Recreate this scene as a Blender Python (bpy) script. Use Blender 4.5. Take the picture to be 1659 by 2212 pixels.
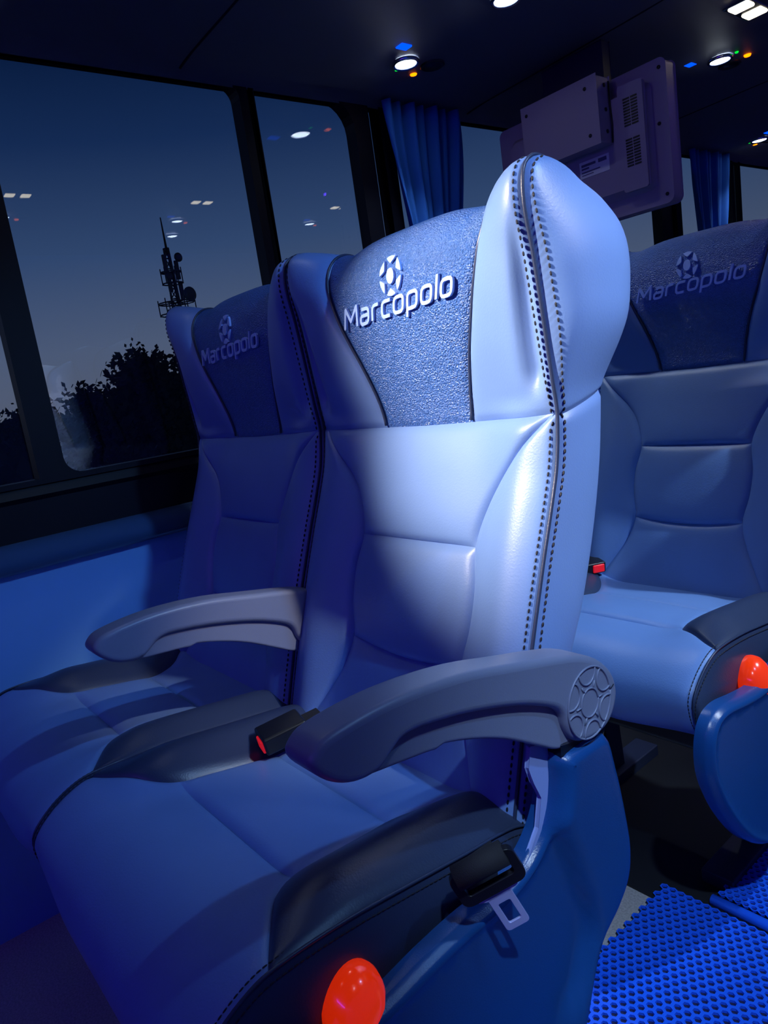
import bpy, math, random
from math import sin, cos, pi, radians as R
from mathutils import Vector, Matrix
random.seed(7)
for o in list(bpy.data.objects): bpy.data.objects.remove(o)
SC = bpy.context.scene
COL = SC.collection
H0 = 0.47      # height of the seat pivot line above the aisle floor

# ------------------------------------------------------------------ camera
cd = bpy.data.cameras.new('camera'); cam = bpy.data.objects.new('camera', cd); COL.objects.link(cam)
yaw, pitch, roll = 0.9077, -0.1829, -0.1491
F = Vector((-sin(yaw)*cos(pitch), cos(yaw)*cos(pitch), sin(pitch)))
Rt = F.cross(Vector((0,0,1))).normalized(); Up = Rt.cross(F)
c_, s_ = cos(roll), sin(roll)
R2 = c_*Rt + s_*Up; U2 = -s_*Rt + c_*Up
m = Matrix((R2, U2, -F)).transposed().to_4x4()
m.translation = Vector((0.7626, -0.5413, 0.5317+H0))
cam.matrix_world = m
cd.sensor_fit = 'VERTICAL'; cd.sensor_height = 24.0; cd.lens = 24.0*1538.2/2212.0
cd.clip_start = 0.02; cd.clip_end = 500
SC.camera = cam

# ------------------------------------------------------------------ view, sky
SC.view_settings.view_transform = 'Standard'
SC.view_settings.look = 'None'
SC.view_settings.gamma = 1.0
SC.view_settings.use_curve_mapping = False
SC.view_settings.exposure = 0.0

w = bpy.data.worlds.new('dusk'); SC.world = w; w.use_nodes = True
nt = w.node_tree; nt.nodes.clear()
tc = nt.nodes.new('ShaderNodeTexCoord'); sep = nt.nodes.new('ShaderNodeSeparateXYZ')
ramp = nt.nodes.new('ShaderNodeValToRGB'); bg = nt.nodes.new('ShaderNodeBackground'); wo = nt.nodes.new('ShaderNodeOutputWorld')
nt.links.new(tc.outputs['Generated'], sep.inputs[0]); nt.links.new(sep.outputs['Z'], ramp.inputs[0])
el = ramp.color_ramp.elements
el[0].position = 0.0; el[0].color = (0.105,0.120,0.165,1)
el[1].position = 0.62; el[1].color = (0.0008,0.005,0.026,1)
for pos, c in ((0.09,(0.085,0.115,0.19,1)),(0.20,(0.036,0.072,0.165,1)),(0.32,(0.0085,0.027,0.092,1)),(0.43,(0.0012,0.0085,0.040,1))):
    e = el.new(pos); e.color = c
nt.links.new(ramp.outputs[0], bg.inputs[0]); bg.inputs[1].default_value = 1.0
nt.links.new(bg.outputs[0], wo.inputs[0])

# ------------------------------------------------------------------ materials
def mat(name, col, rough=0.5, metal=0.0, bump=0.0, bscale=300, spec=0.5, emit=None, estr=0, var=0.0, vscale=8, coat=0, detail=3, bdist=.002):
    m = bpy.data.materials.new(name); m.use_nodes = True; n = m.node_tree; b = n.nodes['Principled BSDF']
    b.inputs['Base Color'].default_value = (*col,1); b.inputs['Roughness'].default_value = rough
    b.inputs['Metallic'].default_value = metal; b.inputs['Specular IOR Level'].default_value = spec
    b.inputs['Coat Weight'].default_value = coat
    t = n.nodes.new('ShaderNodeTexCoord')
    if bump:
        no = n.nodes.new('ShaderNodeTexNoise'); no.inputs['Scale'].default_value = bscale; no.inputs['Detail'].default_value = detail
        bp = n.nodes.new('ShaderNodeBump'); bp.inputs['Strength'].default_value = bump; bp.inputs['Distance'].default_value = bdist
        n.links.new(t.outputs['Object'], no.inputs['Vector']); n.links.new(no.outputs['Fac'], bp.inputs['Height']); n.links.new(bp.outputs[0], b.inputs['Normal'])
    if var:
        no = n.nodes.new('ShaderNodeTexNoise'); no.inputs['Scale'].default_value = vscale; no.inputs['Detail'].default_value = 4
        mx = n.nodes.new('ShaderNodeMix'); mx.data_type = 'RGBA'
        mx.inputs['A'].default_value = (*[c*(1-var) for c in col],1); mx.inputs['B'].default_value = (*[min(1,c*(1+var)) for c in col],1)
        n.links.new(t.outputs['Object'], no.inputs['Vector']); n.links.new(no.outputs['Fac'], mx.inputs['Factor']); n.links.new(mx.outputs['Result'], b.inputs['Base Color'])
    if emit:
        b.inputs['Emission Color'].default_value = (*emit,1); b.inputs['Emission Strength'].default_value = estr
    return m
M = {}
M['vinyl'] = mat('blue_grey_vinyl', (0.152,0.275,0.60), 0.40, bump=0.12, bscale=420, var=0.06, vscale=14)
M['vinyl_dark'] = mat('charcoal_blue_vinyl', (0.030,0.045,0.10), 0.36, bump=0.12, bscale=420)
M['glitter'] = mat('grained_navy_leatherette', (0.045,0.14,0.46), 0.30, bump=.85, bscale=450, spec=1.0, var=0.25, vscale=120, detail=1, bdist=.005)
M['stitch'] = mat('dark_thread', (0.006,0.008,0.02), 0.7)
M['plastic'] = mat('blue_grey_plastic', (0.21,0.23,0.34), 0.36, bump=0.08, bscale=900)
M['shell'] = mat('navy_plastic', (0.008,0.065,0.25), 0.26, bump=0.12, bscale=700)
M['bracket'] = mat('pale_blue_bracket', (0.30,0.38,0.75), 0.3)
M['black'] = mat('black_plastic', (0.008,0.009,0.014), 0.35)
M['blackrub'] = mat('black_rubber', (0.006,0.007,0.012), 0.7)
M['web'] = mat('belt_webbing', (0.012,0.012,0.018), 0.8, bump=0.3, bscale=900)
M['metal'] = mat('brushed_metal', (0.55,0.60,1.0), 0.35, 0.35)
M['steel'] = mat('painted_steel', (0.02,0.028,0.07), 0.5)
M['logo'] = mat('embossed_silver_print', (0.36,0.54,1.0), 0.35, emit=None)
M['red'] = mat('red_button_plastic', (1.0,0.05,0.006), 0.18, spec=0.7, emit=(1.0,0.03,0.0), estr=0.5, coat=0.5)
M['redb'] = mat('red_press_button', (1.0,0.02,0.03), 0.3, emit=(1.0,0.01,0.02), estr=0.35)
M['wallp'] = mat('blue_wall_laminate', (0.18,0.44,0.90), 0.55, var=0.05)
M['frame'] = mat('black_window_frame', (0.004,0.005,0.012), 0.45, spec=.25)
M['ledge'] = mat('navy_ledge', (0.04,0.09,0.22), 0.3)
M['rack'] = mat('rack_lining', (0.085,0.095,0.17), 0.6, bump=0.15, bscale=500)
M['ceil'] = mat('ceiling_lining', (0.10,0.10,0.16), 0.7)
M['tv'] = mat('grey_tv_plastic', (0.36,0.30,0.44), 0.5, bump=0.1, bscale=900)
M['label'] = mat('label_paper', (0.75,0.75,0.85), 0.5)
M['ink'] = mat('label_ink', (0.10,0.10,0.22), 0.6)
M['curtain'] = mat('blue_curtain_cloth', (0.010,0.13,0.55), 0.85, bump=0.2, bscale=800)
M['mat'] = mat('blue_pvc_mat', (0.012,0.13,1.0), 0.35)
M['hole_shade'] = mat('mat_hole_shade', (0.002,0.006,0.06), 0.6)
M['floor'] = mat('speckled_grey_floor', (0.42,0.40,0.42), 0.6, bump=0.4, bscale=260, var=0.55, vscale=260)
M['leaf'] = mat('dusk_foliage', (0.012,0.016,0.014), 0.9)
M['bark'] = mat('dark_bark', (0.012,0.011,0.012), 0.9)
M['mast'] = mat('mast_steel', (0.012,0.014,0.02), 0.7)
M['ground'] = mat('dark_ground', (0.02,0.024,0.02), 0.9, var=0.3, vscale=0.3)
M['chrome'] = mat('chrome_rim', (0.6,0.65,0.75), 0.15, 1.0)
def emat(name, col, s):
    return mat(name, tuple(min(1,c) for c in col), 0.4, emit=col, estr=s)
M['lamp'] = emat('lamp_lens', (0.80,0.90,1.0), 15)
M['warm'] = emat('warm_lamp_lens', (1.0,0.86,0.6), 7)
M['orange'] = emat('orange_indicator', (1.0,0.16,0.0), 4)
M['green'] = emat('green_indicator', (0.0,0.9,0.04), 1.2)
M['bluei'] = emat('blue_indicator', (0.0,0.07,1.0), 1.6)
M['violet'] = emat('violet_led_strip', (0.12,0.035,1.0), 18)
M['yellowspot'] = emat('yellow_street_lamp', (1.0,0.9,0.5), 6)
def glassmat():
    m = bpy.data.materials.new('tinted_window_glass'); m.use_nodes = True; n = m.node_tree; n.nodes.clear()
    o = n.nodes.new('ShaderNodeOutputMaterial'); mx = n.nodes.new('ShaderNodeMixShader'); fr = n.nodes.new('ShaderNodeLayerWeight'); pw = n.nodes.new('ShaderNodeMath'); pw.operation = 'POWER'; pw.inputs[1].default_value = 5; ma = n.nodes.new('ShaderNodeMath'); ma.operation = 'MULTIPLY_ADD'; ma.inputs[1].default_value = .93; ma.inputs[2].default_value = .035
    tr = n.nodes.new('ShaderNodeBsdfTransparent'); gl = n.nodes.new('ShaderNodeBsdfGlossy')
    tr.inputs[0].default_value = (0.93,0.95,0.98,1); gl.inputs['Roughness'].default_value = 0.0; n.links.new(fr.outputs['Facing'], pw.inputs[0]); n.links.new(pw.outputs[0], ma.inputs[0])
    gl.inputs['Color'].default_value = (0.9,0.95,1,1)
    n.links.new(ma.outputs[0], mx.inputs[0]); n.links.new(tr.outputs[0], mx.inputs[1]); n.links.new(gl.outputs[0], mx.inputs[2]); n.links.new(mx.outputs[0], o.inputs[0])
    return m
M['glass'] = glassmat()

# ------------------------------------------------------------------ mesh helpers
class MB:
    def __init__(s): s.v = []; s.f = []
    def add(s, vs, fs):
        k = len(s.v); s.v += [tuple(p) for p in vs]; s.f += [tuple(i+k for i in f) for f in fs]; return s
    def grid(s, fn, nu, nv, closeu=False):
        vs = []; 
        for j in range(nv+1):
            for i in range(nu + (0 if closeu else 1)):
                vs.append(fn(i/nu, j/nv))
        W = nu if closeu else nu+1; fs = []
        for j in range(nv):
            for i in range(nu):
                a = j*W+i; b = j*W+(i+1)%W if closeu else a+1
                fs.append((a, b, b+W, a+W))
        return s.add(vs, fs)
    def box(s, x0,x1,y0,y1,z0,z1):
        vs = [(x,y,z) for z in (z0,z1) for y in (y0,y1) for x in (x0,x1)]
        return s.add(vs, [(0,2,3,1),(4,5,7,6),(0,1,5,4),(2,6,7,3),(0,4,6,2),(1,3,7,5)])
    def tube(s, pts, r, n=8, caps=True, rx=None):
        pts = [Vector(p) for p in pts]; rings = []
        for i,p in enumerate(pts):
            t = (pts[min(i+1,len(pts)-1)]-pts[max(i-1,0)]).normalized()
            a = Vector((1,0,0)) if abs(t.x) < 0.9 else Vector((0,0,1))
            u = t.cross(a).normalized(); w_ = t.cross(u)
            rr = r[i] if isinstance(r,(list,tuple)) else r
            rings.append([p + rr*(cos(2*pi*k/n)*u + sin(2*pi*k/n)*w_) for k in range(n)])
        vs = [q for g in rings for q in g]; fs = []
        for j in range(len(pts)-1):
            for k in range(n):
                a = j*n+k; b = j*n+(k+1)%n; fs.append((a,b,b+n,a+n))
        if caps: fs.append(tuple(range(n))[::-1]); fs.append(tuple((len(pts)-1)*n+k for k in range(n)))
        return s.add(vs, fs)
    def lathe(s, prof, c, ax, n=32, sy=1.0):
        # prof: (r, h) list, revolved about axis 'ax' unit vector through c
        ax = Vector(ax).normalized(); a = Vector((0,0,1)) if abs(ax.z) < 0.9 else Vector((0,1,0))
        u = (a - a.dot(ax)*ax).normalized(); w_ = ax.cross(u); c = Vector(c)
        def fn(i,j):
            r,h = prof[int(round(j*(len(prof)-1)))]; t = 2*pi*i
            return c + ax*h + r*(cos(t)*u + sy*sin(t)*w_)
        return s.grid(fn, n, len(prof)-1, True)
    def build(s, name, m, parent=None, smooth=True, bevel=0, seg=3, solid=0, weld=False, auto=None):
        me = bpy.data.meshes.new(name); me.from_pydata([tuple(p) for p in s.v], [], s.f); me.update()
        me.materials.append(m)
        if weld:
            import bmesh
            bm = bmesh.new(); bm.from_mesh(me); bmesh.ops.remove_doubles(bm, verts=bm.verts, dist=1e-5)
            bmesh.ops.recalc_face_normals(bm, faces=bm.faces); bm.to_mesh(me); bm.free()
        o = bpy.data.objects.new(name, me); COL.objects.link(o)
        if parent: o.parent = parent
        if smooth:
            me.polygons.foreach_set('use_smooth', [True]*len(me.polygons))
        if solid:
            md = o.modifiers.new('solid','SOLIDIFY'); md.thickness = solid; md.offset = -1
        if bevel:
            md = o.modifiers.new('bevel','BEVEL'); md.width = bevel; md.segments = seg; md.limit_method = 'ANGLE'; md.angle_limit = R(35); md.harden_normals = True
        return o
def prism(outline, x0, x1, mb=None, fn=None):
    """outline in (y,z), extruded along x; fn maps"""
    mb = mb or MB(); n = len(outline)
    vs = [(x0,y,z) for y,z in outline]+[(x1,y,z) for y,z in outline]
    fs = [tuple(range(n)), tuple(range(2*n-1,n-1,-1))] + [(i,(i+1)%n+0,(i+1)%n+n,i+n) for i in range(n)]
    return mb.add(vs, fs)
def prism_round(outline, x0, x1, r, n=6, r0=None):
    """closed (y,z) outline extruded along x with rolled edges on both faces"""
    r0 = r if r0 is None else r0
    P = [Vector((a,b)) for a,b in outline]; N = len(P)
    area = sum(P[i].x*P[(i+1)%N].y-P[(i+1)%N].x*P[i].y for i in range(N)); sg = 1 if area > 0 else -1
    nor = []
    for i in range(N):
        d = (P[(i+2)%N]-P[(i-2)%N]).normalized(); nor.append(Vector((-d.y,d.x))*sg)
    lay = []
    for k in range(n+1):
        a = pi/2*k/n; lay.append((x0+r0*(1-sin(a)), r0*(1-cos(pi/2-a)) if 0 else r0*(1-cos(pi/2-a))))
    lay = [(x0+r0-r0*cos(pi/2*k/n), r0*(1-sin(pi/2*k/n))) for k in range(n+1)] + [(x1-r+r*sin(pi/2*k/n), r*(1-cos(pi/2*k/n))) for k in range(n+1)]
    mb = MB(); vs = []; fs = []
    for x, off in lay: vs += [(x, p.x+q.x*off, p.y+q.y*off) for p, q in zip(P,nor)]
    for j in range(len(lay)-1):
        for i in range(N): fs.append((j*N+i, j*N+(i+1)%N, (j+1)*N+(i+1)%N, (j+1)*N+i))
    mb.add(vs, fs)
    # flat caps as their own vertices keep crisp shading
    for j in (0, len(lay)-1):
        mb.add(vs[j*N:(j+1)*N], [tuple(range(N))])
    return mb
def spline(pts, n, closed=False):
    """Catmull-Rom through 2D/3D points"""
    P = [Vector(p) for p in pts]; N = len(P); out = []
    segs = N if closed else N-1
    for i in range(segs):
        if closed: a,b,c,d = P[(i-1)%N],P[i],P[(i+1)%N],P[(i+2)%N]
        else: a,b,c,d = P[max(i-1,0)],P[i],P[i+1],P[min(i+2,N-1)]
        for k in range(n):
            t = k/n
            out.append(0.5*((2*b)+(c-a)*t+(2*a-5*b+4*c-d)*t*t+(3*b-a-3*c+d)*t**3))
    if not closed: out.append(P[-1])
    return out
def interp(tab, v):
    """smooth (Catmull) interpolation of rows (v, a, b..)"""
    n = len(tab)
    if v <= tab[0][0]: i = 0
    elif v >= tab[-1][0]: i = n-2
    else: i = max(k for k in range(n-1) if tab[k][0] <= v)
    t = (v-tab[i][0])/(tab[i+1][0]-tab[i][0]); h = tab[i+1][0]-tab[i][0]; out = []
    for q in range(1,len(tab[0])):
        p1, p2 = tab[i][q], tab[i+1][q]
        m1 = (tab[i+1][q]-tab[i-1][q])/(tab[i+1][0]-tab[i-1][0]) if i > 0 else (p2-p1)/h
        m2 = (tab[i+2][q]-tab[i][q])/(tab[i+2][0]-tab[i][0]) if i < n-2 else (p2-p1)/h
        t_ = min(max(t,0),1)
        a = (2*t_**3-3*t_**2+1)*p1+(t_**3-2*t_**2+t_)*h*m1+(-2*t_**3+3*t_**2)*p2+(t_**3-t_**2)*h*m2
        out.append(a)
    return out if len(out) > 1 else out[0]
def empty(name, loc=(0,0,0), rz=0):
    o = bpy.data.objects.new(name, None); COL.objects.link(o); o.location = loc; o.rotation_euler = (0,0,rz); o.empty_display_size = 0.05
    return o
def tag(o, label=None, cat=None, group=None, kind=None):
    if label: o['label'] = label
    if cat: o['category'] = cat
    if group: o['group'] = group
    if kind: o['kind'] = kind
    return o
def kids(o): return [c for c in bpy.data.objects if c.parent == o]
def copy_tree(o, parent=None):
    c = o.copy(); COL.objects.link(c)
    if parent: c.parent = parent
    for ch in kids(o): copy_tree(ch, c)
    return c
def struct(name, mb, m, **k): return tag(mb.build(name, m, **k), kind='structure')
Z = H0

# ------------------------------------------------------------------ room shell
WX = -0.80; RX = 1.72; YF, YR = -2.4, 6.2
struct('floor', MB().box(WX-.03,RX+.03,YF,YR,-0.05,0.0), M['floor'], smooth=False)
b = MB()
b.box(WX-.05,WX,YF,YR,0.0,Z+.262)
struct('wall_left', b, M['wallp'], smooth=False)
# ledge rail and dark band under the glass
led = [(WX,Z+.262),(WX+.022,Z+.262),(WX+.034,Z+.270),(WX+.036,Z+.290),(WX+.028,Z+.306),(WX+.012,Z+.318),(WX,Z+.320)]
mb = MB(); n = len(led)
mb.add([(x,YF,z) for x,z in led]+[(x,YR,z) for x,z in led], [(i,i+1,i+1+n,i+n) for i in range(n-1)]+[tuple(range(n)),tuple(range(2*n-1,n-1,-1))])
struct('trim_1', mb, M['ledge'], smooth=True)
mb = MB(); mb.box(WX-.05,WX,YF,YR,Z+.262,Z+.425)
mb.add([(WX,YF,Z+.425),(WX+.010,YF,Z+.405),(WX,YF,Z+.395),(WX,YR,Z+.425),(WX+.010,YR,Z+.405),(WX,YR,Z+.395)],[(0,1,4,3),(1,2,5,4),(0,1,2),(3,4,5)])
struct('trim_2', mb, M['frame'], smooth=False)
# windows: frame bands with rounded openings
ZB, ZT = Z+.436, Z+1.256
def opening(y0,y1,rc,rot=('br','tr','tl','bl')):
    pts = []
    for (cy,cz,a0,on) in ((y1-rc,ZB+rc,-90,'br' in rot),(y1-rc,ZT-rc,0,'tr' in rot),(y0+rc,ZT-rc,90,'tl' in rot),(y0+rc,ZB+rc,180,'bl' in rot)):
        if on: pts += [(cy+rc*cos(R(a0+t)), cz+rc*sin(R(a0+t))) for t in range(0,91,15)]
        else:
            t = R(a0+45); pts.append((cy+rc*(1 if cos(t)>0 else -1), cz+rc*(1 if sin(t)>0 else -1)))
    return pts
def window(idx, ya, yb, o0, o1, rc, corners):
    """frame slab from ya to yb with the opening o0..o1; pane inside"""
    inner = opening(o0,o1,rc,corners); n = len(inner)
    outer = []
    cy, cz = (o0+o1)/2, (ZB+ZT)/2
    y0, y1, z0, z1 = ya, yb, Z+.425, Z+1.30
    for (y,z) in inner:
        dy, dz = y-cy, z-cz
        k = min((y1-cy)/dy if dy > 1e-6 else ((y0-cy)/dy if dy < -1e-6 else 1e9), (z1-cz)/dz if dz > 1e-6 else ((z0-cz)/dz if dz < -1e-6 else 1e9))
        outer.append((cy+dy*k, cz+dz*k))
    # insert true rectangle corners
    cor = {(round(y1,4),round(z0,4)),(round(y1,4),round(z1,4)),(round(y0,4),round(z1,4)),(round(y0,4),round(z0,4))}
    mb = MB(); xa, xb = WX-.035, WX+.006
    for x in (xb, xa):
        k0 = len(mb.v); vs = [(x,y,z) for y,z in inner]+[(x,y,z) for y,z in outer]; fs = []
        for i in range(n):
            j = (i+1)%n; (ya_,za_),(yb_,zb_) = outer[i],outer[j]
            if abs(ya_-yb_) > 1e-5 and abs(za_-zb_) > 1e-5:
                cyy = ya_ if (abs(ya_-y0)<1e-5 or abs(ya_-y1)<1e-5) else yb_
                czz = za_ if (abs(za_-z0)<1e-5 or abs(za_-z1)<1e-5) else zb_
                vs.append((x,cyy,czz)); fs.append((i,j,n+j,len(vs)-1,n+i))
            else: fs.append((i,j,n+j,n+i))
        mb.add(vs, fs)
    mb.add([(xb,y,z) for y,z in inner]+[(xa,y,z) for y,z in inner], [(i,(i+1)%n,(i+1)%n+n,i+n) for i in range(n)])
    o = struct('window_%d'%idx, mb, M['frame'], smooth=False)
    MB().box(WX-.022,WX-.018,o0-.005,o1+.005,ZB-.005,ZT+.005).build('window_pane', M['glass'], o, smooth=False)
    return o
window(1, -1.30,-0.160, -1.25,-0.186, .04, ('tl','bl'))
window(2, -0.160,0.455, -0.132,0.432, .035, ('bl','br','tr','tl'))
window(3, 0.455,0.86, 0.474,0.770, .075, ('tr',))
window(4, 0.86,1.62, 0.90,1.58, .06, ('tl','tr'))
window(5, 1.62,2.40, 1.66,2.28, .05, ('tl','tr'))
window(6, 2.40,2.965, 2.44,2.89, .04, ('tl',))
window(7, 2.965,3.9, 2.985,3.86, .04, ('tr',))
struct('wall_front', MB().box(WX-.05,RX+.05,YF-.04,YF,0,Z+1.75), M['ceil'], smooth=False)
struct('wall_back', MB().box(WX-.05,RX+.05,YR,YR+.04,0,Z+1.75), M['ceil'], smooth=False)
struct('wall_right', MB().box(RX,RX+.05,YF,YR,0,Z+1.75), M['wallp'], smooth=False)
mb = MB(); mb.box(WX-.05,WX,YF,-1.30,Z+.425,Z+1.30); mb.box(WX-.05,WX,3.9,YR,Z+.425,Z+1.30); mb.box(WX-.05,WX,YF,YR,Z+1.256,Z+1.75)
struct('wall_upper', mb, M['frame'], smooth=False)
struct('ceiling', MB().box(WX-.05,RX+.05,YF,YR,Z+1.72,Z+1.76), M['ceil'], smooth=False)
# luggage racks, closed profile swept along the bus
def rack(name, prof, label):
    p = spline(prof, 6, False); n = len(p); mb = MB()
    mb.add([(q[0],YF+.01,q[1]) for q in p]+[(q[0],YR-.01,q[1]) for q in p], [(i,i+1,i+1+n,i+n) for i in range(n-1)]+[tuple(range(n)),tuple(range(2*n-1,n-1,-1)),(n-1,0,n,2*n-1)])
    o = struct(name, mb, M['rack'], smooth=True)
    return o
LR = [(WX,Z+1.245),(WX+.03,Z+1.256),(-.70,Z+1.262),(-.45,Z+1.268),(-.2,Z+1.274),(-.05,Z+1.282),(.0,Z+1.295),(.02,Z+1.325),(.03,Z+1.45),(.0,Z+1.60)]
rack('trim_3', LR+[(WX,Z+1.62)], '')
RR = [(RX,Z+1.43),(1.55,Z+1.45),(1.3,Z+1.455),(1.0,Z+1.455),(.78,Z+1.462),(.72,Z+1.475),(.70,Z+1.51),(.70,Z+1.6)]
rack('trim_4', RR+[(RX,Z+1.66)], '')
# panel joints across the left rack
for k, y in enumerate((0.28, 1.185, 2.06)):
    b = MB().tube([(x,y,z+0.0005) for x,z in [(q[0],q[1]) for q in LR[1:8]]], .003, 6)
    struct('trim_%d'%(5+k), b, M['blackrub'])

# ------------------------------------------------------------------ seat geometry (local frame: pivot line at origin, facing -Y)
CEN = [(-.06,-.02,-.06),(0,0,0),(.155,.052,.155),(.30,.101,.30),(.40,.138,.40),(.459,.155,.459),(.50,.153,.50),(.56,.143,.56),(.624,.134,.624),(.67,.136,.67),(.70,.146,.70),(.72,.158,.718),(.74,.178,.731),(.76,.203,.735),(.78,.228,.728),(.80,.245,.708)]
SID = [(-.06,-.035,-.06),(0,-.015,0),(.155,.036,.155),(.203,.054,.203),(.30,.092,.30),(.36,.117,.36),(.406,.134,.406),(.459,.143,.459),(.50,.139,.50),(.566,.134,.566),(.647,.127,.647),(.69,.121,.69),(.715,.122,.718),(.735,.130,.738),(.755,.150,.748),(.78,.178,.740),(.80,.198,.722)]
REA = [(-.06,.045,-.06),(0,.062,0),(.10,.095,.10),(.176,.128,.176),(.226,.158,.226),(.306,.193,.306),(.389,.221,.394),(.459,.238,.482)]
REH = [(.459,.238,.482),(.50,.250,.512),(.54,.264,.548),(.58,.278,.585),(.62,.285,.632),(.66,.277,.67),(.70,.252,.697),(.735,.227,.712),(.80,.199,.7215)]
XS = .24
def smooth01(t): t = min(max(t,0),1); return t*t*(3-2*t)
def S(x, v, extra=0.0):
    """front surface point of the backrest"""
    cy, cz = interp(CEN, v); sy, sz = interp(SID, v)
    t = abs(x)/XS
    head = smooth01((v-.44)/.05)
    # the head stays on the centre line up to the wing, the torso blends early
    kt = smooth01((t-.35)/.65)
    kh = smooth01((t-.55)/.45)
    k = kt*(1-head)+kh*head
    y = cy+(sy-cy)*k; z = cz+(sz-cz)*k
    # side bolster swells forward, saddle beside the wing
    y -= .014*math.exp(-((t-.80)/.16)**2)*(1-head)*smooth01((v+.06)/.1)
    if v > .62:
        z -= .010*math.exp(-((t-.60)/.2)**2)*smooth01((v-.66)/.06)
    y -= extra
    return Vector((x, y, z))
WI = [(.459,.090),(.50,.097),(.55,.112),(.60,.132),(.65,.150),(.70,.163),(.80,.170)]
WC = [(-.06,.215),(0,.190),(.05,.160),(.10,.132),(.15,.117),(.20,.126),(.25,.128),(.30,.120),(.34,.130),(.38,.152),(.42,.188),(.459,.232)]
def pil(a, b, h):
    e = lambda q: 1-(2*q-1)**6
    s = lambda q: max(0.0, 1-abs(2*q-1)**3)
    return h*(s(a)*s(b))**0.6 - .0022*(1-min(1,e(a)*1.0)**.3 if 0 else 0)
def edge_groove(a, b, la, lb, d=.0030, r=.006):
    """depth of the sewn groove near a patch border; la, lb patch size"""
    q = min(a*la, (1-a)*la, b*lb, (1-b)*lb)
    return -d*math.exp(-(q/r)**2)
def gspace(n, p=1.6):
    """parameter stations denser at both ends"""
    out = []
    for i in range(n+1):
        t = i/n*2-1
        out.append(.5*(1+math.copysign(1-(1-abs(t))**p, t)))
    return out
def patch(xl, xr, v0, v1, h, nu=26, nv=26, v0f=None, v1f=None, dip=None):
    """xl,xr: functions of v; v range may bend with x through v0f/v1f"""
    us = gspace(nu); vs_ = gspace(nv)
    def fn(i, j):
        a = us[int(round(i*nu))]; b = vs_[int(round(j*nv))]
        v = v0+(v1-v0)*b
        x = xl(v)+(xr(v)-xl(v))*a
        dv = 0
        if v0f: dv += v0f(x)*(1-b)
        if v1f: dv += v1f(x)*b
        la = abs(xr(v)-xl(v)); lb = abs(v1-v0)
        ex = pil(a,b,h)+edge_groove(a,b,max(la,.02),lb)
        if dip: ex += dip(a, v)
        return S(x, v+dv, ex)
    return MB().grid(fn, nu, nv)
wi = lambda v: interp(WI, v); wc = lambda v: interp(WC, v)
TOPS = lambda x: .006*(x/.24)**2 - .002     # top seam of the torso bends up at the sides
MIDS = lambda x: .0
LOWS = lambda x: -.010*(1-(x/.12)**2)

def seam_line(v0, v1, n=50, off=0.0, xo=0.0):
    return [S(XS+xo, v0+(v1-v0)*i/n, off) for i in range(n+1)]
def side_pts(v, head):
    f = S(XS, v); r = interp(REH if head else REA, v)
    return f, Vector((.236+(.016*smooth01((v-.459)/.1)*(1-.6*smooth01((v-.70)/.1)) if head else 0), r[0], r[1]))
def side_fn(i, v, head):
    f, r = side_pts(v, head); p = f.lerp(r, i)
    tt = smooth01((v-.459)/.12)*(1-smooth01((v-.62)/.13)) if head else 1
    amp = .036*(.33+.67*tt) if head else .012
    if head and v > .79: amp *= max(0,(.80-v)/.01)
    p.x += amp*(max(0.0,1-(2*i-1)**2))**0.55 - .0025*math.exp(-(min(i,1-i)*.10/.005)**2)
    p.x -= .0045*math.exp(-((v-.459)/.004)**2)
    return p
def side_patch(v0, v1, head, sgn):
    vs_ = gspace(44, 1.5)
    def fn(i, j):
        p = side_fn(i, v0+(v1-v0)*vs_[int(round(j*44))], head); p.x *= sgn; return p
    return MB().grid(fn, 22, 44)
def front_near_seam(v, d):
    """point of the sewn front panel, d inward from the side seam"""
    if v >= .459:
        xl, h, v0, v1 = interp(WI, v), .014, .459, .80
    else:
        xl, h, v0, v1 = interp(WC, v), .010, -.06, .459
    la = max(XS-xl,.02); a = 1-d/la; b = (v-v0)/(v1-v0)
    return S(XS-d, v, pil(a,b,h)+edge_groove(a,b,la,v1-v0)+.0006)
def stitch_run(pts, step=.0085, L=.0052, wdt=.0013, off=Vector((0,0,0))):
    """small thread loops along a polyline"""
    mb = MB(); acc = 0; i = 0; pts = [Vector(p)+off for p in pts]
    d = 0; nxt = step/2
    for a, b in zip(pts, pts[1:]):
        seg = (b-a).length
        while d+seg >= nxt and seg > 0:
            p = a.lerp(b, (nxt-d)/seg); t = (b-a).normalized()
            mb.tube([p-t*L/2, p-t*L/4, p+t*L/4, p+t*L/2], [wdt*.4,wdt,wdt,wdt*.4], 5)
            nxt += step
        d += seg
    return mb

def stroke(pts, wd, closed=False, fil=.22):
    """thick flat pen stroke with softened corners -> list of (left, right) pairs"""
    P = [Vector((x,y)) for x,y in pts]; n = len(P); Q_ = []
    for i in range(n):
        if not closed and i in (0,n-1): Q_.append(P[i]); continue
        a, b, c = P[i-1], P[i], P[(i+1)%n]; f = min(fil, (a-b).length*.45, (c-b).length*.45)
        p = b+(a-b).normalized()*f; q = b+(c-b).normalized()*f
        for t in (0,.33,.67,1): Q_.append(p*(1-t)**2+b*2*t*(1-t)+q*t*t)
    m_ = len(Q_); L_ = []
    for i in range(m_):
        a = Q_[(i-1)%m_] if (closed or i) else Q_[i]; c = Q_[(i+1)%m_] if (closed or i < m_-1) else Q_[i]
        d = (c-a).normalized(); nn = Vector((-d.y,d.x)); L_.append((Q_[i]+nn*wd/2, Q_[i]-nn*wd/2))
    return L_
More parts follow.
